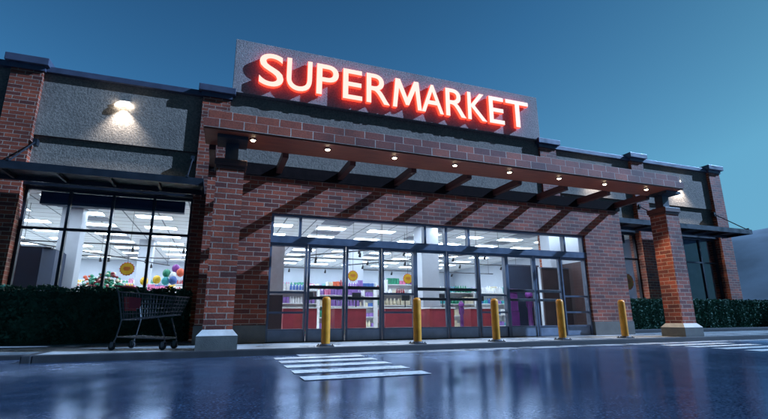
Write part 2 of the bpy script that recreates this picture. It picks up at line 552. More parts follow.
b = MB()
b.box(-2.75, 16.4, 9.15, 14.6, -0.2, ZS)
b.box(-60, -2.75, 10.05, 14.6, -0.2, ZS - 0.003)
b.box(16.4, 60, 9.95, 14.6, -0.2, ZS - 0.003)
struct(b.build('pavement', M['walk']))
b = MB()
b.box(-2.75, 16.4, 9.0, 9.15, -0.2, ZS + 0.003, 0.02)
b.box(-2.90, -2.75, 9.0, 10.05, -0.2, ZS + 0.003, 0.02)
b.box(16.4, 16.55, 9.0, 9.95, -0.2, ZS + 0.003, 0.02)
b.box(-60, -2.90, 9.9, 10.05, -0.2, ZS - 0.04, 0.02)
b.box(16.55, 60, 9.8, 9.95, -0.2, ZS - 0.0, 0.02)
struct(b.build('kerb', M['kerb']))
b = MB()
b.add([(1.5, 8.55, 0.004), (16.8, 8.55, 0.004), (16.8, 8.998, 0.004), (1.5, 8.998, 0.004)], [(0, 1, 2, 3)])
struct(b.build('gutter', M['gutter']))

def crossing(name, rows, xl, xr):
    b = MB()
    for k, y in enumerate(rows):
        n = 14
        top = []; bot = []
        for i in range(n + 1):
            x = xl + (xr - xl) * i / n
            bot.append((x + random.uniform(-.01, .01), y - 0.17 + random.uniform(-.012, .012), 0.008))
            top.append((x + random.uniform(-.01, .01), y + 0.17 + random.uniform(-.012, .012), 0.008))
        for i in range(n):
            b.add([bot[i], bot[i+1], top[i+1], top[i]], [(0, 1, 2, 3)])
    return struct(b.build(name, M['road_paint']))
crossing('crosswalk', [8.22, 7.56, 6.86, 6.16, 5.48], 1.0, 2.6)
crossing('crosswalk', [8.05, 7.45, 6.82, 6.18], 10.15, 12.4)

# hills far to the right
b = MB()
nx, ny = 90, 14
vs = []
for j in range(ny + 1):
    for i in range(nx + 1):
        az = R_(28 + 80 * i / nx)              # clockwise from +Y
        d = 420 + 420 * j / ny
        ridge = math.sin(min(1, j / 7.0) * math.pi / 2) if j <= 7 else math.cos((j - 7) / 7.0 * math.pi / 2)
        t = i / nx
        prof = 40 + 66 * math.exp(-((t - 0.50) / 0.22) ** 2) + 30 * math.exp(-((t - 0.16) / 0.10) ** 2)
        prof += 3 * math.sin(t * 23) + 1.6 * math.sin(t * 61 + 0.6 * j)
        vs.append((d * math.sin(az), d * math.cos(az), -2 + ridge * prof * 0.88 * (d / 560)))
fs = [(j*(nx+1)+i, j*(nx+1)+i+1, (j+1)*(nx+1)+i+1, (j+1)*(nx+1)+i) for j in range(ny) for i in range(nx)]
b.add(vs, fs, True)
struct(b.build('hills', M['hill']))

# ================================================================== SUPERMARKET BUILDING
bld = thing('supermarket_building', 'long low supermarket of red brick and grey stucco behind the brick canopy', 'building', (6.06, 14.0, ZS))
EL, ER = -0.45, 12.57                       # entrance block
DL, DR = 1.10, 10.98                        # storefront opening
EY = 11.0
# --- entrance walls
b = MB()
b.box(EL, DL, EY, EY + 0.3, 0.53, 4.20)
b.box(DR, ER, EY, EY + 0.3, 0.53, 4.20)
b.box(DL, DR, EY, EY + 0.3, 3.24, 4.20)
b.box(EL, EL + 0.3, EY + 0.3, 14.05, 0.53, 4.20)
b.box(ER - 0.3, ER, EY + 0.3, 14.05, 0.53, 4.20)
b.build('entrance_wall', M['brick'], bld)
b = MB()
for x0, x1 in ((EL, DL), (DR, ER)):
    b = MB()
    b.box(x0 - (0.02 if x0 == EL else -0.0), x1 + (0.02 if x1 == ER else 0.0), EY - 0.02, EY + 0.3, ZS, 0.53, 0.006)
    if x0 == EL: b.box(EL - 0.02, EL + 0.3, EY + 0.302, 14.0, ZS, 0.53)
    else: b.box(ER - 0.3, ER + 0.02, EY + 0.302, 14.0, ZS, 0.53)
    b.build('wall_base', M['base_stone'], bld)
box_obj('entrance_roof', M['steel'], bld, EL, ER, EY, 14.05, 4.31, 4.47)

# --- wings
piers = [(-10.95, -10.20), (-5.92, -5.17), (-0.93, -0.10), (12.10, 12.93), (17.15, 17.90), (22.28, 23.05)]
for x0, x1 in piers:
    pr = box_obj('pier', M['brick'], bld, x0, x1, 14.0, 14.62, ZS, 7.56)
    c = MB()
    c.box(x0 - 0.05, x1 + 0.05, 13.95, 14.67, 7.56, 7.70)
    c.box(x0 - 0.14, x1 + 0.14, 13.84, 14.76, 7.70, 7.92, 0.015)
    c.build('pier_cap', M['coping'], pr, )
bays = [(-10.20, -5.92), (-5.17, -0.93), (12.93, 17.15), (17.90, 22.28)]
for x0, x1 in bays:
    b1, b2, b3, b4, b5 = MB(), MB(), MB(), MB(), MB()
    b1.box(x0, x1, 14.14, 14.60, 5.70, 7.58)
    b2.box(x0, x1, 14.23, 14.60, 4.42, 5.70)
    b5.box(x0, x1, 14.27, 14.60, ZS, 0.75)
    b3.box(x0 - 0.0, x1 + 0.0, 14.02, 14.66, 7.585, 7.76, 0.01)
    b4.box(x0, x1, 14.08, 14.40, 4.24, 4.42)
    b1.build('upper_stucco_panel', M['stucco'], bld)
    b2.build('lower_stucco_panel', M['stucco'], bld)
    b3.build('parapet_coping', M['coping'], bld)
    b4.build('window_lintel', M['frame_dark'], bld)
    b5.build('window_base', M['base_stone'], bld)
box_obj('end_wall', M['brick'], bld, 22.75, 23.0, 14.62, 34.5, ZS, 7.56)
box_obj('end_wall', M['brick'], bld, -16.25, -16.0, 14.62, 34.5, ZS, 7.56)
box_obj('left_wall', M['brick'], bld, -16.25, -10.95, 14.30, 14.62, ZS, 7.56)
box_obj('back_wall', M['brick'], bld, -16.25, 23.0, 34.5, 34.8, ZS, 7.56)
box_obj('main_roof', M['steel'], bld, -16.25, 23.0, 14.64, 34.8, 6.9, 7.1)

# --- high sign wall with the strip of stucco below it
SX0, SX1 = -0.08, 12.08
b = MB()
b.box(SX0, SX1, 13.90, 14.75, 7.83, 9.76, 0.012)
b.build('sign_wall', M['stucco_sign'], bld)
b = MB()
b.box(-0.10, 12.10, 14.08, 14.60, 4.15, 7.828)
b.build('stucco_wall', M['stucco'], bld)

# --- wing windows
def wing_window(x0, x1, gm):
    zt, zb, zm = 4.24, 0.752, 3.10
    f = MB()
    y0, y1 = 14.30, 14.42
    t = 0.07
    f.box(x0, x1, y0, y1, zt - t, zt); f.box(x0, x1, y0, y1, zb, zb + t)
    f.box(x0, x0 + t, y0, y1, zb + t, zt - t); f.box(x1 - t, x1, y0, y1, zb + t, zt - t)
    w = (x1 - x0) / 4
    for k in (1, 2, 3):
        xx = x0 + k * w
        f.box(xx - 0.035, xx + 0.035, y0 + 0.002, y1 - 0.002, zb + t, zt - t)
    f.box(x0 + t, x1 - t, y0 + 0.004, y1 - 0.004, zm - 0.035, zm + 0.035)
    wd = f.build('window', M['frame_dark'], bld)
    p = MB()
    p.box(x0 + t, x1 - t, 14.352, 14.362, zb + t, zt - t)
    p.build('pane', gm, wd)
for i, (x0, x1) in enumerate(bays):
    wing_window(x0, x1, M['glass_dark'] if i == 3 else M['glass'])

# --- storefront: transom row and ten door-height bays
posts = [1.10, 2.05, 3.04, 4.03, 5.00, 5.98, 6.98, 7.96, 8.96, 9.96, 10.98]
tr = MB()
ZH0, ZH1 = 2.50, 2.68
y0, y1 = EY + 0.08, EY + 0.24
tr.box(DL, DR, EY + 0.03, EY + 0.26, ZH0, ZH1)
tr.box(DL, DR, y0, y1, 3.18, 3.238)
for x in (DL + 0.035, 1.83, 5.32, 5.98, 6.72, 10.20, DR - 0.035):
    tr.box(x - 0.035, x + 0.035, y0 + 0.002, y1 - 0.002, ZH1, 3.18)
tf = tr.build('transom_window', M['frame'], bld)
MB().box(DL + 0.07, DR - 0.07, EY + 0.155, EY + 0.165, ZH1, 3.18).build('pane', M['glass'], tf)
def bay_frame(x0, x1, door):
    f = MB()
    yy0, yy1 = (EY + 0.10, EY + 0.17) if door else (EY + 0.08, EY + 0.24)
    s = 0.055 if door else 0.045
    f.box(x0, x0 + s, yy0, yy1, ZS + 0.02, ZH0); f.box(x1 - s, x1, yy0, yy1, ZS + 0.02, ZH0)
    f.box(x0 + s, x1 - s, yy0, yy1, ZH0 - 0.07, ZH0 - 0.002)
    f.box(x0 + s, x1 - s, yy0, yy1, 0.40, 0.43)
    return f, s, (yy0 + yy1) / 2
pat = 'FDDFDDFDDF'
for i in range(10):
    x0, x1 = posts[i] + 0.012, posts[i+1] - 0.012
    door = pat[i] == 'D'
    f, s, ym = bay_frame(x0, x1, door)
    if not door:
        f.box(x0 + s, x1 - s, ym - 0.04, ym + 0.04, 1.27, 1.32)
        f.box(x0 + s, x1 - s, ym - 0.04, ym + 0.04, 0.79, 0.84)
    o = f.build('door' if door else 'side_window', M['frame'], bld)
    MB().box(x0 + s, x1 - s, ym - 0.02, ym + 0.02, ZS + 0.02, 0.40).build('kick_plate', M['kick'], o)
    MB().box(x0 + s, x1 - s, ym - 0.005, ym + 0.005, 0.43, ZH0 - 0.07).build('pane', M['glass'], o)
    if door:
        q = MB()
        q.box(x0 + s, x1 - s, ym - 0.055, ym - 0.02, 1.39, 1.475, 0.008)
        q.box(x0 + s, x1 - s, ym - 0.055, ym - 0.02, 1.13, 1.205, 0.008)
        q.build('push_bar', M['black'], o)
box_obj('threshold', M['steel'], bld, DL, DR, EY + 0.02, EY + 0.28, ZS, ZS + 0.02)

# --- interior shell
HX0, HX1, HY1, CZ = -15.8, 17.85, 32.0, 4.30
b = MB()
b.add([(HX0, 14.43, ZS + 0.004), (HX1, 14.43, ZS + 0.004), (HX1, HY1, ZS + 0.004), (HX0, HY1, ZS + 0.004)], [(0, 1, 2, 3)])
b.add([(EL + .3, EY + .3, ZS + 0.004), (ER - .3, EY + .3, ZS + 0.004), (ER - .3, 14.43, ZS + 0.004), (EL + .3, 14.43, ZS + 0.004)], [(0, 1, 2, 3)])
b.build('interior_floor', M['floor'], bld)
b = MB()
b.box(HX0, HX1, 14.605, HY1, CZ, CZ + 0.05)
b.box(EL + .3, ER - .3, EY + .3, 14.604, CZ - 0.1, CZ + 0.008)
b.build('interior_ceiling', M['ceiling'], bld)
b = MB()
b.box(HX0, HX1, HY1, HY1 + 0.1, ZS, CZ)
b.box(HX0 - 0.1, HX0, 14.61, HY1, ZS, CZ)
b.build('interior_wall', M['in_wall'], bld)
box_obj('partition_wall', M['in_wall'], bld, HX1, HX1 + 0.1, 14.61, HY1, ZS, CZ)
box_obj('partition_panel', M['navy'], bld, HX1 - 0.04, HX1 - 0.003, 14.62, 15.75, ZS + 0.01, CZ - 0.12)
box_obj('added_backing', M['backing'], bld, HX1 + 0.11, 22.7, 14.66, 14.68, ZS, CZ)  # added sheet behind the glass, its pale blue stands in for window glow
b = MB()
b.box(ER - 0.335, ER - 0.303, EY + 0.31, 14.04, 2.62, CZ - 0.105)
b.build('vestibule_lining', M['pillar'], bld)
b = MB()
b.box(ER - 0.345, ER - 0.303, EY + 0.31, 14.04, ZS + 0.01, 2.617)
b.build('vestibule_dado', M['brown'], bld)
for x0, x1 in bays[:3]:
    box_obj('window_bulkhead', M['navy'], bld, x0 + 0.25, x1 - 0.25, 14.66, 14.9, 3.86, 4.22)

# --- awnings over the wing windows, hung on tie rods
def awning(x0, x1, rods):
    a = MB()
    a.box(x0, x1, 12.66, 12.74, 4.24, 4.44)                 # front channel
    a.box(x0, x0 + 0.07, 12.74, 13.96, 4.24, 4.44); a.box(x1 - 0.07, x1, 12.74, 13.96, 4.24, 4.44)
    a.box(x0 + 0.07, x1 - 0.07, 13.70, 13.78, 4.24, 4.42)
    a.box(x0 + 0.07, x1 - 0.07, 12.74, 13.70, 4.36, 4.40)   # deck
    n = int((x1 - x0) / 1.1)
    for k in range(1, n):
        xx = x0 + (x1 - x0) * k / n
        a.box(xx - 0.03, xx + 0.03, 12.74, 13.70, 4.26, 4.36)
    aw = a.build('awning', M['awning'], bld)
    for xr in rods:
        r = MB()
        r.tube((xr, 12.70, 4.42), (xr, 13.99, 5.42), 0.022, n=8)
        r.box(xr - 0.05, xr + 0.05, 13.97, 14.14, 5.34, 5.52)
        r.box(xr - 0.03, xr + 0.03, 12.66, 12.78, 4.42, 4.50)
        r.build('tie_rod', M['awning'], aw)
awning(-11.0, -0.62, (-10.6, -5.05, -1.05))
awning(12.95, 22.35, (13.05, 17.3, 22.15))

# ================================================================== SIGN LETTERS
sign = thing('sign_lettering', 'glowing red and white letters reading SUPERMARKET on the high stucco wall', 'sign', (6.06, 13.9, 8.15))
ext = [('S', .70, 1.50), ('U', 1.60, 2.46), ('P', 2.62, 3.40), ('E', 3.56, 4.27), ('R', 4.43, 5.32), ('M', 5.44, 6.60), ('A', 6.60, 7.52),
       ('R', 7.62, 8.50), ('K', 8.58, 9.44), ('E', 9.56, 10.26), ('T', 10.36, 11.46)]
def letter_mesh(ch, xl, xr, zb, zt, y_back, depth):
    cu = bpy.data.curves.new('letter', 'FONT')
    cu.body = ch
    cu.size = 1.0
    cu.offset = 0.006
    cu.extrude = 0.5
    cu.bevel_depth = 0.0
    cu.resolution_u = 6
    ob = bpy.data.objects.new('letter', cu)
    COL.objects.link(ob)
    bpy.context.view_layer.update()
    dg = bpy.context.evaluated_depsgraph_get()
    me = bpy.data.meshes.new_from_object(ob.evaluated_get(dg))
    bpy.data.objects.remove(ob)
    bpy.data.curves.remove(cu)
    xs = [v.co.x for v in me.vertices]; ys = [v.co.y for v in me.vertices]
    ax, bx, ay, by = min(xs), max(xs), min(ys), max(ys)
    over = 0.02 if ch in 'SU' else 0.0
    for v in me.vertices:
        x = xl + (v.co.x - ax) / (bx - ax) * (xr - xl)
        z = (zb - over) + (v.co.y - ay) / (by - ay) * (zt - zb + over + (0.02 if ch == 'S' else 0))
        y = y_back - (v.co.z + 0.5) * depth
        v.co = (x - sign.location.x, y - sign.location.y, z - sign.location.z)
    me.materials.clear()
    me.materials.append(M['letter_face']); me.materials.append(M['letter_side'])
    bm = bmesh.new(); bm.from_mesh(me)
    bmesh.ops.remove_doubles(bm, verts=bm.verts[:], dist=1e-5)
    bmesh.ops.recalc_face_normals(bm, faces=bm.faces[:])
    for f in bm.faces:
        f.material_index = 0 if f.normal.y < -0.7 else 1
        f.smooth = False
    bm.to_mesh(me); bm.free()
    return me
def m_mesh(xl, xr, zb, zt, y_back, depth):
    pts = [(0, 0), (.14, 0), (.215, .68), (.445, .12), (.555, .12), (.785, .68), (.86, 0), (1, 0), (.905, 1), (.745, 1), (.5, .38), (.255, 1), (.095, 1)]
    b = MB()
    q = [(xl + u * (xr - xl), zb + v * (zt - zb)) for u, v in pts]
    n = len(q)
    off = sign.location
    vs = [(x - off.x, y_back - depth - off.y, z - off.z) for x, z in q] + [(x - off.x, y_back - off.y, z - off.z) for x, z in q]
    b.add(vs, [tuple(range(n))]); b.cur = 1
    b.add(vs, [tuple(range(2*n-1, n-1, -1))] + [(i, i + n, (i+1) % n + n, (i+1) % n) for i in range(n)])
    return b
for ch, xl, xr in ext:
    if ch == 'M':
        m_mesh(xl, xr, 8.16, 9.32, 13.87, 0.14).build('letter', [M['letter_face'], M['letter_side']], sign, True)
        continue
    me = letter_mesh(ch, xl, xr, 8.16, 9.32, 13.87, 0.14)
    o = bpy.data.objects.new('letter', me)
    COL.objects.link(o)
    o.parent = sign

# ================================================================== CANOPY
can = thing('entrance_canopy', 'brick fronted canopy with timber rafters on two brick columns before the doors', 'canopy', (6.06, 9.2, ZS))
BX0, BX1 = -0.53, 12.80
b = MB()
b.box(BX0, BX1, 8.80, 9.10, 4.38, 4.575)
b.box(BX0 + 0.06, BX1 - 0.06, 8.85, 9.40, 4.575, 4.77)
b.build('brick_fascia', M['brick_big'], can)
b = MB()
b.box(BX0 + 0.02, BX1 - 0.02, 8.82, 9.70, 4.345, 4.378)
b.box(BX0 + 0.05, BX1 - 0.05, 9.62, 9.695, 4.379, 4.50)
b.build('soffit', M['soffit'], can)
box_obj('ledger', M['ledger'], can, EL, ER, EY - 0.07, EY - 0.004, 4.15, 4.46)
for k in range(-1, 8):
    x = 1.2 + 1.6 * k
    if k == -1: x = -0.36
    MB().box(x - 0.07, x + 0.07, 9.705, EY - 0.072, 4.24, 4.42, 0.008).build('rafter', M['rafter'], can)
def column(xc):
    yc = 9.42
    w = 0.265
    W = 0.365
    sh = box_obj('column', M['brick'], can, xc - w, xc + w, yc - w, yc + w, ZS, 3.66)
    bb = MB()
    x0, x1, y0, y1 = xc - W, xc + W, yc - W, yc + W
    z0, z1, z2 = ZS, 0.375, 0.485
    u0, u1, v0, v1 = xc - w - .004, xc + w + .004, yc - w - .004, yc + w + .004
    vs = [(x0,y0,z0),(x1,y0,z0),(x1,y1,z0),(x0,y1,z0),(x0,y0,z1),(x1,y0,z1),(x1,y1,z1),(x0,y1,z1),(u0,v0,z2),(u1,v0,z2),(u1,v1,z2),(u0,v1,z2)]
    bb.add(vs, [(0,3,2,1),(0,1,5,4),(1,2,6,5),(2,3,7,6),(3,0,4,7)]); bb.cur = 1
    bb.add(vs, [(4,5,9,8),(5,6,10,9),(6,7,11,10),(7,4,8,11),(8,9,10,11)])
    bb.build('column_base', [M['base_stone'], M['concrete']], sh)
    cp = MB()
    cp.box(xc - w - 0.02, xc + w + 0.02, yc - w - 0.02, yc + w + 0.02, 3.66, 3.72)
    cp.box(xc - w - 0.05, xc + w + 0.05, yc - w - 0.05, yc + w + 0.05, 3.72, 3.86, 0.012)
    cp.build('column_cap', M['rafter'], sh)
    po = MB()
    po.box(xc - 0.13, xc + 0.13, yc - 0.13, yc + 0.13, 3.86, 4.285)
    po.box(xc - 0.20, xc + 0.20, yc - 0.20, yc + 0.20, 3.86, 3.90)
    po.box(xc - 0.30, xc + 0.30, yc - 0.42, yc + 0.16, 4.27, 4.343)
    po.build('steel_post', M['steel'], sh)
    return sh
column(0.04)
column(12.60)

# downlights under the canopy
proto = None
for k in range(8):
    x = 0.44 + 1.6 * k
    lab = 'small warm downlight in the canopy soffit, '
    where = ['nearest the left column', 'second from the left column', 'third from the left column', 'fourth from the left column',
             'fifth from the left column', 'third from the right column', 'second from the right column', 'nearest the right column'][k]
    if proto is None:
        proto = thing('downlight', lab + where, 'downlight', (x, 9.12, 4.345), 0, 'downlights in the canopy soffit')
        MB().lathe([(0.075, 0.0), (0.075, -0.018), (0.052, -0.022), (0.050, -0.006)], (0, 0, 0), 20).build('trim_ring', M['steel'], proto, True)
        MB().ball((0, 0, -0.012), 0.052, 0.6, 14, 8).build('lens', M['lamp_warm'], proto, True)
    else:
        c = copy_tree(proto)
        c.location = (x, 9.12, 4.345)
        c['label'] = lab + where
    ld = bpy.data.lights.new('downlight_beam', 'SPOT')
    ld.energy = 60.0 if k < 7 else 300.0
    ld.color = (1.0, 0.82, 0.60)
    ld.spot_size = R_(62)
    ld.spot_blend = 0.6
    ld.shadow_soft_size = 0.04
    lo = bpy.data.objects.new('downlight_beam', ld)
    COL.objects.link(lo)
    lo.location = (x, 9.12, 4.30)

# wall lamps on the wings
proto = None
for x, lab in ((-3.08, 'bright white downward wall lamp on the stucco of the left wing'),
               (20.06, 'bright white downward wall lamp on the stucco past the right end of the canopy'),
               (15.03, 'bright white downward wall lamp on stucco half hidden behind the canopy')):
    if proto is None:
        proto = thing('wall_lamp', lab, 'wall lamp', (x, 14.14, 6.86), 0, 'wall lamps on the stucco wings')
        MB().box(-0.10, 0.10, -0.03, 0.0, 0.03, 0.20, 0.008).build('back_plate', M['steel'], proto, True)
        hood = MB()
        # half-dome lens under a shallow hood
        n, m_ = 16, 7
        vs = []; fs = []
        for j in range(m_ + 1):
            for i in range(n + 1):
                a = math.pi + math.pi * i / n
                e = (math.pi / 2) * j / m_
                vs.append((0.25 * math.cos(a) * math.cos(e), -0.03 + 0.13 * math.sin(a) * math.cos(e), 0.02 + 0.15 * math.sin(e)))
        for j in range(m_):
            for i in range(n):
                fs.append((j*(n+1)+i, j*(n+1)+i+1, (j+1)*(n+1)+i+1, (j+1)*(n+1)+i))
        hood.add(vs, fs, True)
        hood.add([(0.25*math.cos(math.pi+math.pi*i/n), -0.03+0.13*math.sin(math.pi+math.pi*i/n), 0.02) for i in range(n+1)], [tuple(range(n+1))])
        hood.build('lens', M['lamp_white'], proto, True)
        MB().box(-0.16, 0.16, -0.10, 0.0, 0.172, 0.195, 0.008).build('hood', M['steel'], proto, True)
    else:
        c = copy_tree(proto)
        c.location = (x, 14.14, 6.86)
        c['label'] = lab
    ld = bpy.data.lights.new('wall_lamp_beam', 'SPOT')
    ld.energy = 140.0 if x < 0 else 300.0
    ld.color = (1.0, 0.98, 0.94)
    ld.spot_size = R_(98)
    ld.spot_blend = 0.85
    ld.shadow_soft_size = 0.05
    lo = bpy.data.objects.new('wall_lamp_beam', ld)
    COL.objects.link(lo)
    lo.location = (x, 13.98, 6.86)
    lo.rotation_euler = (R_(10), 0, 0)

# ================================================================== BOLLARDS
proto = None
for k, (x, where) in enumerate(((2.15, 'nearest the left column, before the first doors'), (4.23, 'second from the left, before the fixed pane between doors'),
                   (6.28, 'third from the left, right of the middle doors'), (8.24, 'fourth from the left, at the right hand doors'), (10.33, 'nearest the right column, before the brick wall'))):
    lab = 'yellow steel bollard at the kerb, ' + where
    if proto is None:
        proto = thing('bollard', lab, 'bollard', (x, 9.34, ZS), 0, 'yellow bollards along the kerb')
        MB().lathe([(0.0905, 0.02), (0.0905, 0.93), (0.084, 0.965), (0.066, 0.99), (0.036, 1.003), (0.0005, 1.006)], (0, 0, 0), 28).build('post', M['bollard'], proto, True)
        bp_ = MB()
        bp_.box(-0.15, 0.15, -0.15, 0.15, 0.0, 0.022, 0.005)
        bp_.lathe([(0.125, 0.022), (0.125, 0.035), (0.10, 0.05), (0.0906, 0.055)], (0, 0, 0), 20)
        for sx in (-1, 1):
            for sy in (-1, 1):
                bp_.tube((sx*0.12, sy*0.12, 0.02), (sx*0.12, sy*0.12, 0.045), 0.014, n=6)
        bp_.build('base_plate', M['steel'], proto, True)
    else:
        c = copy_tree(proto)
        c.location = (x, 9.34, ZS)
        c['label'] = lab

# ================================================================== SHOPPING CART
cart = thing('shopping_cart', 'empty wire shopping cart with red flap standing on the dark pavement by the hedge', 'shopping cart', (-1.20, 9.92, ZS), R_(-27))
def lerp(a, b, t): return tuple(p + (q - p) * t for p, q in zip(a, b))
TL = [(-0.52, 0.30, 1.08), (-0.52, -0.30, 1.08), (0.62, -0.25, 0.98), (0.62, 0.25, 0.98)]      # rim
BL = [(-0.42, 0.26, 0.56), (-0.42, -0.26, 0.56), (0.50, -0.20, 0.64), (0.50, 0.20, 0.64)]      # floor
bk = MB()
for ring, r in ((TL, 0.011), (BL, 0.008)):
    for i in range(4): bk.tube(ring[i], ring[(i+1) % 4], r, n=6)
for t in (0.2, 0.4, 0.6, 0.8):
    ring = [lerp(BL[i], TL[i], t) for i in range(4)]
    for i in range(4): bk.tube(ring[i], ring[(i+1) % 4], 0.0045, n=5)
for i, n in ((0, 8), (1, 16), (2, 8), (3, 16)):
    j = (i + 1) % 4
    for k in range(n + 1):
        bk.tube(lerp(BL[i], BL[j], k / n), lerp(TL[i], TL[j], k / n), 0.004, n=5)
for k in range(1, 16): bk.tube(lerp(BL[0], BL[3], k / 16), lerp(BL[1], BL[2], k / 16), 0.004, n=5)
for k in range(1, 6): bk.tube(lerp(BL[0], BL[1], k / 6), lerp(BL[3], BL[2], k / 6), 0.004, n=5)
bk.build('basket', M['chrome'], cart, True)
fr = MB()
for s in (-1, 1):
    fr.path([(-0.60, s*0.30, 1.19), (-0.52, s*0.30, 1.06), (-0.40, s*0.28, 0.55), (-0.46, s*0.28, 0.24), (0.46, s*0.19, 0.20), (0.30, s*0.22, 0.58)], 0.013, 8)
    fr.tube((-0.46, s*0.28, 0.24), (-0.50, s*0.28, 0.145), 0.013, n=8)
    fr.tube((0.46, s*0.19, 0.20), (0.46, s*0.19, 0.145), 0.013, n=8)
for x, z, w in ((-0.46, 0.24, 0.28), (0.46, 0.20, 0.19), (-0.40, 0.55, 0.28), (0.0, 0.22, 0.235), (-0.22, 0.23, 0.26), (0.24, 0.21, 0.21)):
    fr.tube((x, -w, z), (x, w, z), 0.009, n=6)
fr.build('frame', M['chrome'], cart, True)
hd = MB(); hd.tube((-0.60, -0.33, 1.19), (-0.60, 0.33, 1.19), 0.019, n=10)
hd.build('handle', M['cart_red'], cart, True)
fl = MB()
fl.add([(-0.50, -0.17, 0.99), (-0.50, 0.17, 0.99), (-0.45, 0.17, 0.72), (-0.45, -0.17, 0.72), (-0.488, -0.17, 0.992), (-0.488, 0.17, 0.992), (-0.438, 0.17, 0.722), (-0.438, -0.17, 0.722)],
       [(0,1,2,3),(7,6,5,4),(0,4,5,1),(1,5,6,2),(2,6,7,3),(3,7,4,0)])
fl.build('seat_flap', M['cart_red'], cart, True)
sf = MB()
sf.add([(-0.28, -0.305, 0.97), (-0.04, -0.297, 0.955), (-0.05, -0.280, 0.76), (-0.27, -0.283, 0.76), (-0.28, -0.318, 0.97), (-0.04, -0.310, 0.955), (-0.05, -0.293, 0.76), (-0.27, -0.296, 0.76)],
       [(0,1,2,3),(7,6,5,4),(0,4,5,1),(1,5,6,2),(2,6,7,3),(3,7,4,0)])
sf.build('side_placard', M['cart_red'], cart, True)
for (x, y) in ((-0.51, 0.28), (-0.51, -0.28), (0.45, 0.19), (0.45, -0.19)):
    w = MB()
    w.tube((x - 0.02, y - 0.017, 0.066), (x - 0.02, y + 0.017, 0.066), 0.066, n=18)
    wo = w.build('wheel', M['rubber'], cart, True)
    h = MB()
    h.box(x - 0.045, x + 0.02, y - 0.027, y - 0.021, 0.06, 0.15); h.box(x - 0.045, x + 0.02, y + 0.021, y + 0.027, 0.06, 0.15)
    h.box(x - 0.045, x + 0.025, y - 0.027, y + 0.027, 0.138, 0.152)
    h.tube((x - 0.02, y - 0.03, 0.066), (x - 0.02, y + 0.03, 0.066), 0.022, n=10)
    h.build('caster_fork', M['chrome'], wo, True)

# ================================================================== HEDGES
def hedge(x0, x1, y0, y1, z0, z1, n, label, leaf=0.05, seed=1):
    rnd = random.Random(seed)
    b = MB()
    b.box(x0 + 0.06, x1 - 0.06, y0 + 0.07, y1 - 0.07, z0, z1 - 0.07)
    for k in range(n):
        u = rnd.random()
        # front, top and ends
        d = rnd.random() ** 2 * 0.14 - 0.03
        wob = 0.035 * math.sin(7 * u * (x1 - x0)) + 0.025 * math.sin(19 * u * (x1 - x0) + 1)
        c = rnd.random()
        x = x0 + u * (x1 - x0)
        if c < 0.66: p = Vector((x, y0 + d + wob * 0.6, z0 + 0.03 + rnd.random() * (z1 - z0)))
        elif c < 0.90: p = Vector((x, y0 + rnd.random() * (y1 - y0), z1 - d + wob))
        elif c < 0.95: p = Vector((x0 + d, y0 + rnd.random() * (y1 - y0), z0 + rnd.random() * (z1 - z0)))
        else: p = Vector((x1 - d, y0 + rnd.random() * (y1 - y0), z0 + rnd.random() * (z1 - z0)))
        a = Vector((rnd.gauss(0, 1), rnd.gauss(0, 1), rnd.gauss(0, 1))).normalized()
        w = a.orthogonal().normalized()
        w.rotate(Matrix.Rotation(rnd.random() * 6.28, 3, a))
        s = leaf * rnd.uniform(0.6, 1.25)
        q = a.cross(w)
        b.add([p - w*s, p - q*s*0.45, p + w*s, p + q*s*0.45], [(0, 1, 2, 3)])
    o = b.build('hedge', M['leaf'])
    return tag(o, label, 'hedge', 'clipped hedges below the shop windows')
hedge(-9.5, -0.72, 12.62, 13.6, ZS, 1.40, 12000, 'dark clipped hedge under the big left window behind the cart', 0.06, 3)
hedge(12.85, 30.0, 12.25, 13.3, ZS, 1.25, 38000, 'moonlit green clipped hedge running right behind the right column', 0.05, 4)
pk = MB()
pk.box(12.75, 34, 11.75, 11.90, ZS, ZS + 0.12, 0.02)
struct(pk.build('planter_kerb', M['kerb']))
rnd = random.Random(9)
sh = MB()
sx, sy = 22.0, 12.0
for k in range(1500):
    a = Vector((rnd.gauss(0, 1), rnd.gauss(0, 1), rnd.gauss(0, 1))).normalized()
    p = Vector((sx, sy, 0.62)) + Vector((a.x*0.55, a.y*0.55, a.z*0.50)) * rnd.uniform(0.7, 1.05)
    nrm = Vector((rnd.gauss(0, 1), rnd.gauss(0, 1), rnd.gauss(0, 1))).normalized(); w = nrm.orthogonal().normalized(); q = nrm.cross(w); s = 0.07
    sh.add([p - w*s, p - q*s*0.5, p + w*s, p + q*s*0.5], [(0, 1, 2, 3)])
shrub = thing('shrub', 'dark round shrub at the far right edge before the long hedge', 'shrub', (sx, sy, ZS))
sh.build('foliage', M['leaf'], shrub)
st = MB()
for k in range(7):
    a = k * 0.9
    st.tube((sx, sy, ZS), (sx + 0.35*math.cos(a), sy + 0.35*math.sin(a), 0.75), 0.02, 0.008, 6)
st.build('stem', M['rafter'], shrub)

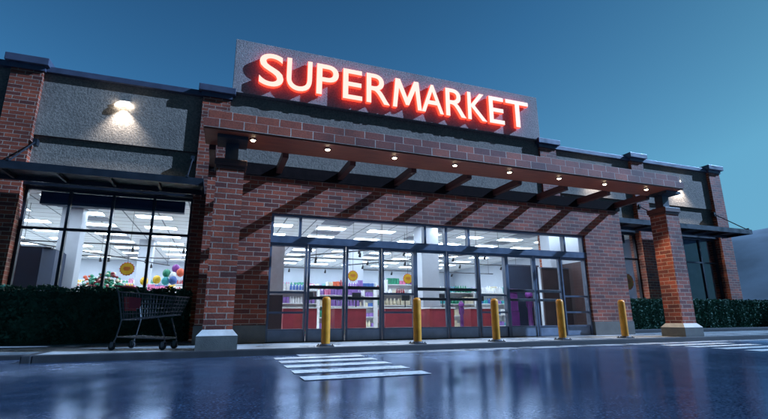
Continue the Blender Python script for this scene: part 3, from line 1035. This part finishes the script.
# ================================================================== INSIDE THE SHOP
proto = None
cells = []
for i in range(14):
    x = -13.4 + 2.2 * i
    if x > 16.6: continue
    for j in range(8):
        y = 15.6 + 2.1 * j
        cells.append((x, y))
kk = 0
for (x, y) in cells:
    if proto is None:
        proto = thing('ceiling_light', 'flat white rectangular light panel set in the shop ceiling', 'ceiling light', (x, y, CZ), 0, 'light panels in the shop ceiling')
        MB().box(-0.58, 0.58, -0.28, 0.28, -0.014, -0.004).build('diffuser', M['panel_light'], proto, True)
        f = MB()
        f.box(-0.62, 0.62, -0.32, -0.28, -0.025, -0.002); f.box(-0.62, 0.62, 0.28, 0.32, -0.025, -0.002)
        f.box(-0.62, -0.58, -0.28, 0.28, -0.025, -0.002); f.box(0.58, 0.62, -0.28, 0.28, -0.025, -0.002)
        f.build('frame', M['white'], proto, True)
    else:
        c = copy_tree(proto); c.location = (x, y, CZ)
for x in (0.9, 3.1, 5.3, 7.5, 9.7, 11.6):
    c = copy_tree(proto); c.location = (x, 12.9, CZ - 0.1)
vp_ = None
for i, x in enumerate([-13.4 + 2.2 * k for k in range(0, 14, 2)]):
    for j in range(7):
        y = 15.6 + 2.1 * j + 1.05
        if vp_ is None:
            vp_ = tag(MB().box(-0.58, 0.58, -0.36, 0.36, -0.02, -0.003).build('ceiling_grille', M['vent'], None, True),
                      'grey rectangular air grille between light panels in the shop ceiling', 'air grille', 'air grilles in the shop ceiling')
            vp_.location = (x, y, CZ)
        else:
            c = vp_.copy(); COL.objects.link(c); c.location = (x, y, CZ)

def pillar(x, y, w, lab):
    t = thing('pillar', lab, 'pillar', (x, y, ZS), 0, 'pillars inside the shop')
    MB().box(-w, w, -w, w, 0.004, CZ - ZS - 0.002, 0.02).build('shaft', M['pillar'], t, True)
    MB().box(-w - .03, w + .03, -w - .03, w + .03, 0.004, 0.35, 0.01).build('plinth', M['black'], t, True)
pillar(-4.72, 17.2, 0.30, 'pale square pillar right of the navy booth behind the left window')
pillar(-3.35, 23.5, 0.30, 'pale square pillar far back behind the middle of the left window')
pillar(7.85, 16.3, 0.38, 'pale square pillar behind the glass near the middle doors')
pillar(6.2, 21.0, 0.34, 'slim grey pillar deep inside behind the first pair of doors')
pillar(11.95, 13.75, 0.26, 'grey pillar behind the right end of the entrance glass')

# partition box behind left window
b = thing('booth', 'plain navy booth with canted corner behind the left end of the left window', 'booth', (-5.6, 16.0, ZS))
MB().prism([(-7.6, 15.6), (-4.95, 15.6), (-4.70, 15.9), (-4.70, 17.0), (-7.6, 17.0)], 'z', ZS + 0.005, 2.72).build('panel', M['navy'], b)
MB().box(-7.6, -4.75, 15.62, 16.98, 2.725, 2.76).build('top_rail', M['frame_dark'], b)
# white reveal panel beside the first sidelight
b = thing('promotion_stand', 'white upright panel just inside the leftmost side window', 'panel', (1.52, 13.0, ZS))
MB().box(1.33, 1.72, 12.98, 13.06, 1.32, 2.9).build('face', M['white'], b)
MB().box(1.33, 1.72, 12.97, 13.07, ZS + .005, 1.318).build('skirt', M['brown'], b)
# right side boards
b = thing('display_board', 'red brown board standing behind the last doors by the right wall', 'board', (11.6, 13.2, ZS))
MB().box(10.98, 12.215, 13.2, 13.28, ZS + .005, 2.40).build('board', M['brown'], b)
MB().box(10.96, 12.215, 13.18, 13.30, 2.40, 2.44).build('top_rail', M['frame'], b)
b = thing('display_board', 'dark blue board left of the red brown board behind the last doors', 'board', (11.2, 14.6, ZS))
MB().box(10.65, 12.2, 14.9, 14.98, ZS + .005, 2.66).build('board', M['slate'], b)
MB().box(10.6, 12.25, 14.87, 15.01, 2.66, 2.72).build('top_rail', M['frame'], b)

# track rails with spot heads
def track(p, q, nh, lab):
    t = thing('track_light', lab, 'track light', p, 0, 'black lamp tracks hung below the ceiling')
    d = Vector(q) - Vector(p)
    r = MB(); r.tube((0, 0, 0), d, 0.025, n=6)
    for s in (0.02, 0.5, 0.98):
        a = d * s
        r.tube(a, (a.x, a.y, CZ - p[2]), 0.008, n=5)
    r.build('rail', M['black'], t, True)
    for k in range(nh):
        a = d * ((k + 0.5) / nh)
        h = MB()
        h.tube((a.x, a.y, -0.02), (a.x, a.y, -0.12), 0.012, n=6)
        h.tube((a.x, a.y - 0.03, -0.09), (a.x, a.y + 0.05, -0.22), 0.035, 0.055, n=10)
        h.build('spotlight', M['black'], t, True)
track((-9.0, 18.2, 3.30), (-0.5, 18.2, 3.30), 5, 'black lamp track across the left window, nearer and higher in view')
track((-9.0, 21.5, 3.25), (-0.5, 21.5, 3.25), 5, 'black lamp track across the left window, farther back in view')
track((-5.9, 16.6, 3.05), (-2.2, 22.5, 3.05), 3, 'black lamp track slanting away behind the left window')
track((0.3, 16.2, 3.30), (11.5, 16.2, 3.30), 6, 'black lamp track running across behind the doors, nearest the glass')
track((0.3, 19.0, 3.22), (14.5, 19.0, 3.22), 6, 'black lamp track running across behind the doors, second row back')
track((0.5, 23.0, 3.2), (15.5, 23.0, 3.2), 8, 'black lamp track running across behind the doors, farthest back')
track((5.5, 14.9, 3.1), (1.5, 19.5, 3.1), 3, 'black lamp track slanting left behind the first doors')
track((9.5, 14.9, 3.1), (5.5, 20.5, 3.1), 3, 'black lamp track slanting left behind the middle doors')

# hanging sunburst signs
def sunburst(x, y, z, lab, r=0.30):
    t = thing('hanging_sign', lab, 'hanging sign', (x, y, z), 0, 'yellow sunburst signs hung in the shop')
    n = 16
    pts = []
    for k in range(2 * n):
        rr = r * (1.12 if k % 2 == 0 else 0.97)
        a = math.pi * k / n
        pts.append((rr * math.cos(a), rr * math.sin(a)))
    MB().prism(pts, 'y', 0.0, 0.02).build('rim', M['orange'], t, True)
    pts = [(r * 0.92 * math.cos(2*math.pi*k/28), r * 0.92 * math.sin(2*math.pi*k/28)) for k in range(28)]
    MB().prism(pts, 'y', -0.006, -0.001).build('disc', M['yellow'], t, True)
    pr = MB()
    for k, (w, zz) in enumerate(((0.13, 0.08), (0.16, 0.015), (0.11, -0.05))):
        w *= r / 0.3; zz *= r / 0.3; pr.box(-w, w, -0.010, -0.0065, zz - 0.05 * r, zz + 0.05 * r)
    pr.build('print', M['orange'], t, True)
    w = MB(); w.tube((0, 0.01, r), (0, 0.01, CZ - z), 0.006, n=5)
    w.build('wire', M['black'], t, True)
sunburst(-2.77, 16.0, 2.22, 'yellow sunburst sign hanging behind the big left window', 0.20)
sunburst(4.08, 14.0, 2.01, 'yellow sunburst sign hanging behind the first pair of doors', 0.165)
sunburst(6.03, 14.0, 1.96, 'yellow sunburst sign hanging behind the fixed pane right of the first doors', 0.165)
sunburst(16.85, 14.75, 2.15, 'yellow sunburst sign hanging behind the narrow window right of the entrance', 0.34)

# balloons behind the left window
t_group = 'balloons bunched behind the left window'
for (x, z, y, m, nm) in ((-1.45, 2.62, 17.2, 'purple', 'purple'), (-1.18, 2.38, 17.0, 'orange', 'orange red'), (-1.86, 2.34, 17.1, 'green', 'green'),
                     (-1.50, 2.16, 16.9, 'white', 'white'), (-1.48, 1.94, 16.8, 'blue', 'blue'), (-1.85, 1.92, 17.0, 'teal', 'teal'), (-2.32, 2.02, 17.3, 'yellow', 'yellow'), (-2.95, 1.95, 17.5, 'yellow', 'amber')):
    x = -1.5 + (x + 1.5) * 0.66; z = 2.20 + (z - 2.32) * 0.66
    t = thing('balloon', nm + ' balloon in the bunch behind the right end of the left window', 'balloon', (x, y, z), 0, t_group)
    MB().ball((0, 0, 0), 0.13, 1.15, 14, 10).build('body', M[m], t, True)
    k = MB(); k.tube((0, 0, -0.17), (0, 0, -1.4), 0.004, n=4); k.lathe([(0.001, -0.145), (0.025, -0.18)], (0, 0, 0), 8)
    k.build('string', M['white'], t, True)

# checkout counters
def counter(x, y, w, lab):
    t = thing('checkout_counter', lab, 'counter', (x, y, ZS), 0, 'red checkout counters behind the doors')
    MB().box(-w, w, 0, 0.75, 0.006, 0.86, 0.01).build('cabinet', M['red'], t, True)
    MB().box(-w - .04, w + .04, -0.05, 0.80, 0.862, 0.91, 0.008).build('worktop', M['white'], t, True)
    MB().box(-w * 0.9, w * 0.3, 0.10, 0.62, 0.911, 0.925).build('conveyor', M['black'], t, True)
    MB().box(-w, w, -0.014, -0.002, 0.06, 0.14).build('bumper', M['green'], t, True)
    p = MB(); p.tube((w * 0.6, 0.5, 0.912), (w * 0.6, 0.5, 1.22), 0.022, n=8)
    p.box(w * 0.6 - 0.16, w * 0.6 + 0.16, 0.43, 0.47, 1.16, 1.42, 0.01)
    p.build('screen', M['black'], t, True)
for x, w, lab in ((2.55, 0.55, 'red checkout counter leftmost behind the entrance glass'), (4.25, 0.55, 'red checkout counter behind the first pair of doors'),
             (6.10, 0.60, 'red checkout counter behind the fixed pane right of the first doors'), (7.70, 0.50, 'red checkout counter behind the left leaf of the middle doors'),
             (9.35, 0.45, 'red checkout counter behind the right leaf of the middle doors')):
    counter(x, 14.8, w, lab)

# gondola shelves with goods
goods_m = ['violet', 'blue', 'teal', 'green', 'cream', 'pink', 'red', 'yellow', 'white', 'purple']
def gondola(x, y, w, h, lab, pal, seed, levels=4):
    rnd = random.Random(seed)
    t = thing('display_shelf', lab, 'shelf unit', (x, y, ZS), 0, 'shelf units inside the shop')
    f = MB()
    f.box(-w, w, 0.40, 0.44, 0.006, h)
    f.box(-w, -w + 0.04, 0.0, 0.40, 0.006, h); f.box(w - 0.04, w, 0.0, 0.40, 0.006, h)
    f.build('frame', M['white'], t, True)
    zs_ = [0.12 + (h - 0.35) * k / (levels - 1) for k in range(levels)] if levels > 1 else [0.5]
    for z in zs_:
        MB().box(-w + 0.042, w - 0.042, 0.02, 0.398, z, z + 0.03).build('shelf', M['white'], t, True)
    g_ = MB()
    for z in zs_:
        xx = -w + 0.06
        ci = rnd.randrange(len(pal)); run = 0
        while xx < w - 0.16:
            if run <= 0: ci = rnd.randrange(len(pal)); run = rnd.randint(2, 5); hh = rnd.uniform(0.14, 0.30); ww = rnd.uniform(0.08, 0.16); rd = rnd.random() < 0.4
            g_.cur = ci
            if rd: g_.lathe([(0.001, hh), (ww * 0.2, hh), (ww * 0.22, hh * 0.8), (ww * 0.45, hh * 0.62), (ww * 0.45, 0.0)], (xx + ww / 2, 0.14, z + 0.031), 8)
            else: g_.box(xx, xx + ww * 0.92, 0.05, 0.24, z + 0.031, z + 0.031 + hh * rnd.uniform(0.93, 1.0))
            xx += ww * 1.04; run -= 1
    o = g_.build('packaged_goods', [M[p] for p in pal])
    o.location = (x, y, ZS)
    tag(o, 'rows of small packets and bottles on the ' + lab, 'goods', None, 'stuff')
gondola(2.5, 16.4, 0.95, 1.75, 'white shelf unit behind the leftmost side window', ['violet', 'blue', 'teal', 'purple', 'white'], 1)
gondola(4.7, 17.6, 0.95, 1.65, 'white shelf unit behind the first pair of doors', ['violet', 'pink', 'cream', 'green'], 2)
gondola(6.9, 17.4, 0.80, 1.70, 'white shelf unit behind the second fixed pane', ['cream', 'pink', 'white', 'red', 'green'], 3)
gondola(9.6, 17.2, 1.00, 1.80, 'white shelf unit behind the middle doors', ['green', 'teal', 'cream', 'yellow', 'white'], 4)
gondola(12.2, 18.8, 1.2, 1.90, 'white shelf unit behind the fixed pane before the last doors', ['blue', 'violet', 'white', 'teal'], 5)
gondola(-3.9, 19.5, 1.2, 1.75, 'white shelf unit behind the left window beyond the booth', ['red', 'green', 'orange', 'yellow', 'white'], 6)
gondola(-1.6, 20.5, 0.95, 1.60, 'white shelf unit behind the right end of the left window', ['teal', 'pink', 'green', 'yellow'], 7)
gondola(3.6, 25.5, 3.0, 2.30, 'long white shelf unit at the back left of the doors', ['blue', 'violet', 'cream', 'red', 'teal', 'white'], 8, 5)
gondola(11.2, 25.5, 3.0, 2.30, 'long white shelf unit at the back right of the doors', ['green', 'violet', 'cream', 'pink', 'teal', 'white'], 10, 5)
gondola(-5.0, 27.0, 3.2, 2.30, 'long white shelf unit at the back behind the left window', ['green', 'red', 'cream', 'pink', 'teal', 'yellow'], 11, 5)

gondola(-3.2, 22.6, 1.3, 2.0, 'white shelf unit behind the middle of the left window', ['red', 'pink', 'green', 'yellow', 'cream', 'orange'], 15, 5)

rows = ['second', 'third', 'fourth']
ords = ['first', 'second', 'third', 'fourth', 'fifth', 'sixth']
pals = [['blue', 'violet', 'white', 'teal', 'red'], ['green', 'cream', 'yellow', 'pink', 'white'], ['red', 'orange', 'cream', 'violet', 'blue'], ['teal', 'purple', 'white', 'green', 'pink']]
for r_, yy in enumerate((19.4, 22.4, 24.4)):
    for c_ in range(6):
        gondola(0.2 + 2.75 * c_ + 0.9 * r_, yy + 0.1 * (c_ % 3), 1.15, 1.9 + 0.12 * ((c_ + r_) % 4), 'tall white shelf unit, ' + ords[c_] + ' from the left in the ' + rows[r_] + ' row behind the doors', pals[(c_ + r_) % 4], 40 + 10 * r_ + c_, 5)
for c_ in range(6):
    gondola(-6.0 + 5.0 * c_, 31.4, 2.35, 2.9, 'wide shelf unit against the back wall, ' + ords[c_] + ' from the left', pals[(c_ + 1) % 4], 120 + c_, 6)
for c_ in range(3):
    gondola(-7.4 + 2.2 * c_, 24.6, 1.0, 2.1, 'tall white shelf unit, ' + ords[c_] + ' from the left in the far row behind the left window', pals[c_], 90 + c_, 5)

# flower stands behind the left window
def flowers(x, y, lab, cols, seed):
    rnd = random.Random(seed)
    t = thing('flower_stand', lab, 'flower stand', (x, y, ZS), 0, 'flower stands behind the left window')
    MB().box(-0.62, 0.62, -0.3, 0.3, 0.006, 1.45, 0.02).build('stand', M['green'], t, True)
    for name, mm, n in (('leaves', 'green', 90), ('blossom', cols[0], 70), ('blossom', cols[1], 35)):
        b = MB()
        for k in range(n):
            a = rnd.uniform(0, 6.28); rr = rnd.random() ** 0.5
            b.ball((0.62 * rr * math.cos(a), 0.32 * rr * math.sin(a), 1.46 + 0.60 * (1 - rr * rr) * rnd.uniform(0.5, 1.1)), rnd.uniform(0.04, 0.075), 0.8, 7, 5)
        b.build(name, M[mm], t, True)
flowers(-3.55, 17.3, 'green stand heaped with red and pale flowers behind the left window', ('red', 'cream'), 21)
flowers(-4.2, 18.4, 'green stand heaped with orange and white flowers beside the pale pillar', ('orange', 'white'), 22)

# gumball machines
def gumball(x, y, lab, s=1.0):
    t = thing('gumball_machine', lab, 'gumball machine', (x, y, ZS), 0, 'purple machines by the right hand doors')
    MB().lathe([(0.22*s, 0.006), (0.22*s, 0.05*s), (0.10*s, 0.12*s), (0.09*s, 0.95*s), (0.14*s, 1.05*s), (0.15*s, 1.36*s)], (0, 0, 0), 18).build('pedestal', M['plum'], t, True)
    MB().ball((0, 0, 1.51*s), 0.16*s, 1.0, 18, 12).build('globe', M['purple'], t, True)
    MB().lathe([(0.11*s, 1.61*s), (0.10*s, 1.68*s), (0.04*s, 1.71*s), (0.001, 1.72*s)], (0, 0, 0), 16).build('lid', M['plum'], t, True)
gumball(11.35, 14.5, 'tall purple gumball machine before the dark blue board', 0.92)
gumball(8.25, 14.35, 'purple gumball machine behind the middle doors', 0.66)
t = thing('toy_dispenser', 'boxy purple toy dispenser left of the tall gumball machine', 'dispenser', (10.45, 14.4, ZS))
MB().box(-0.18, 0.18, -0.2, 0.2, 0.006, 0.75, 0.02).build('cabinet', M['plum'], t, True)
MB().box(-0.165, 0.165, -0.18, 0.18, 0.752, 1.45, 0.02).build('window_case', M['plum'], t, True)
MB().box(-0.19, 0.19, -0.21, 0.21, 1.452, 1.58, 0.02).build('top', M['plum'], t, True)
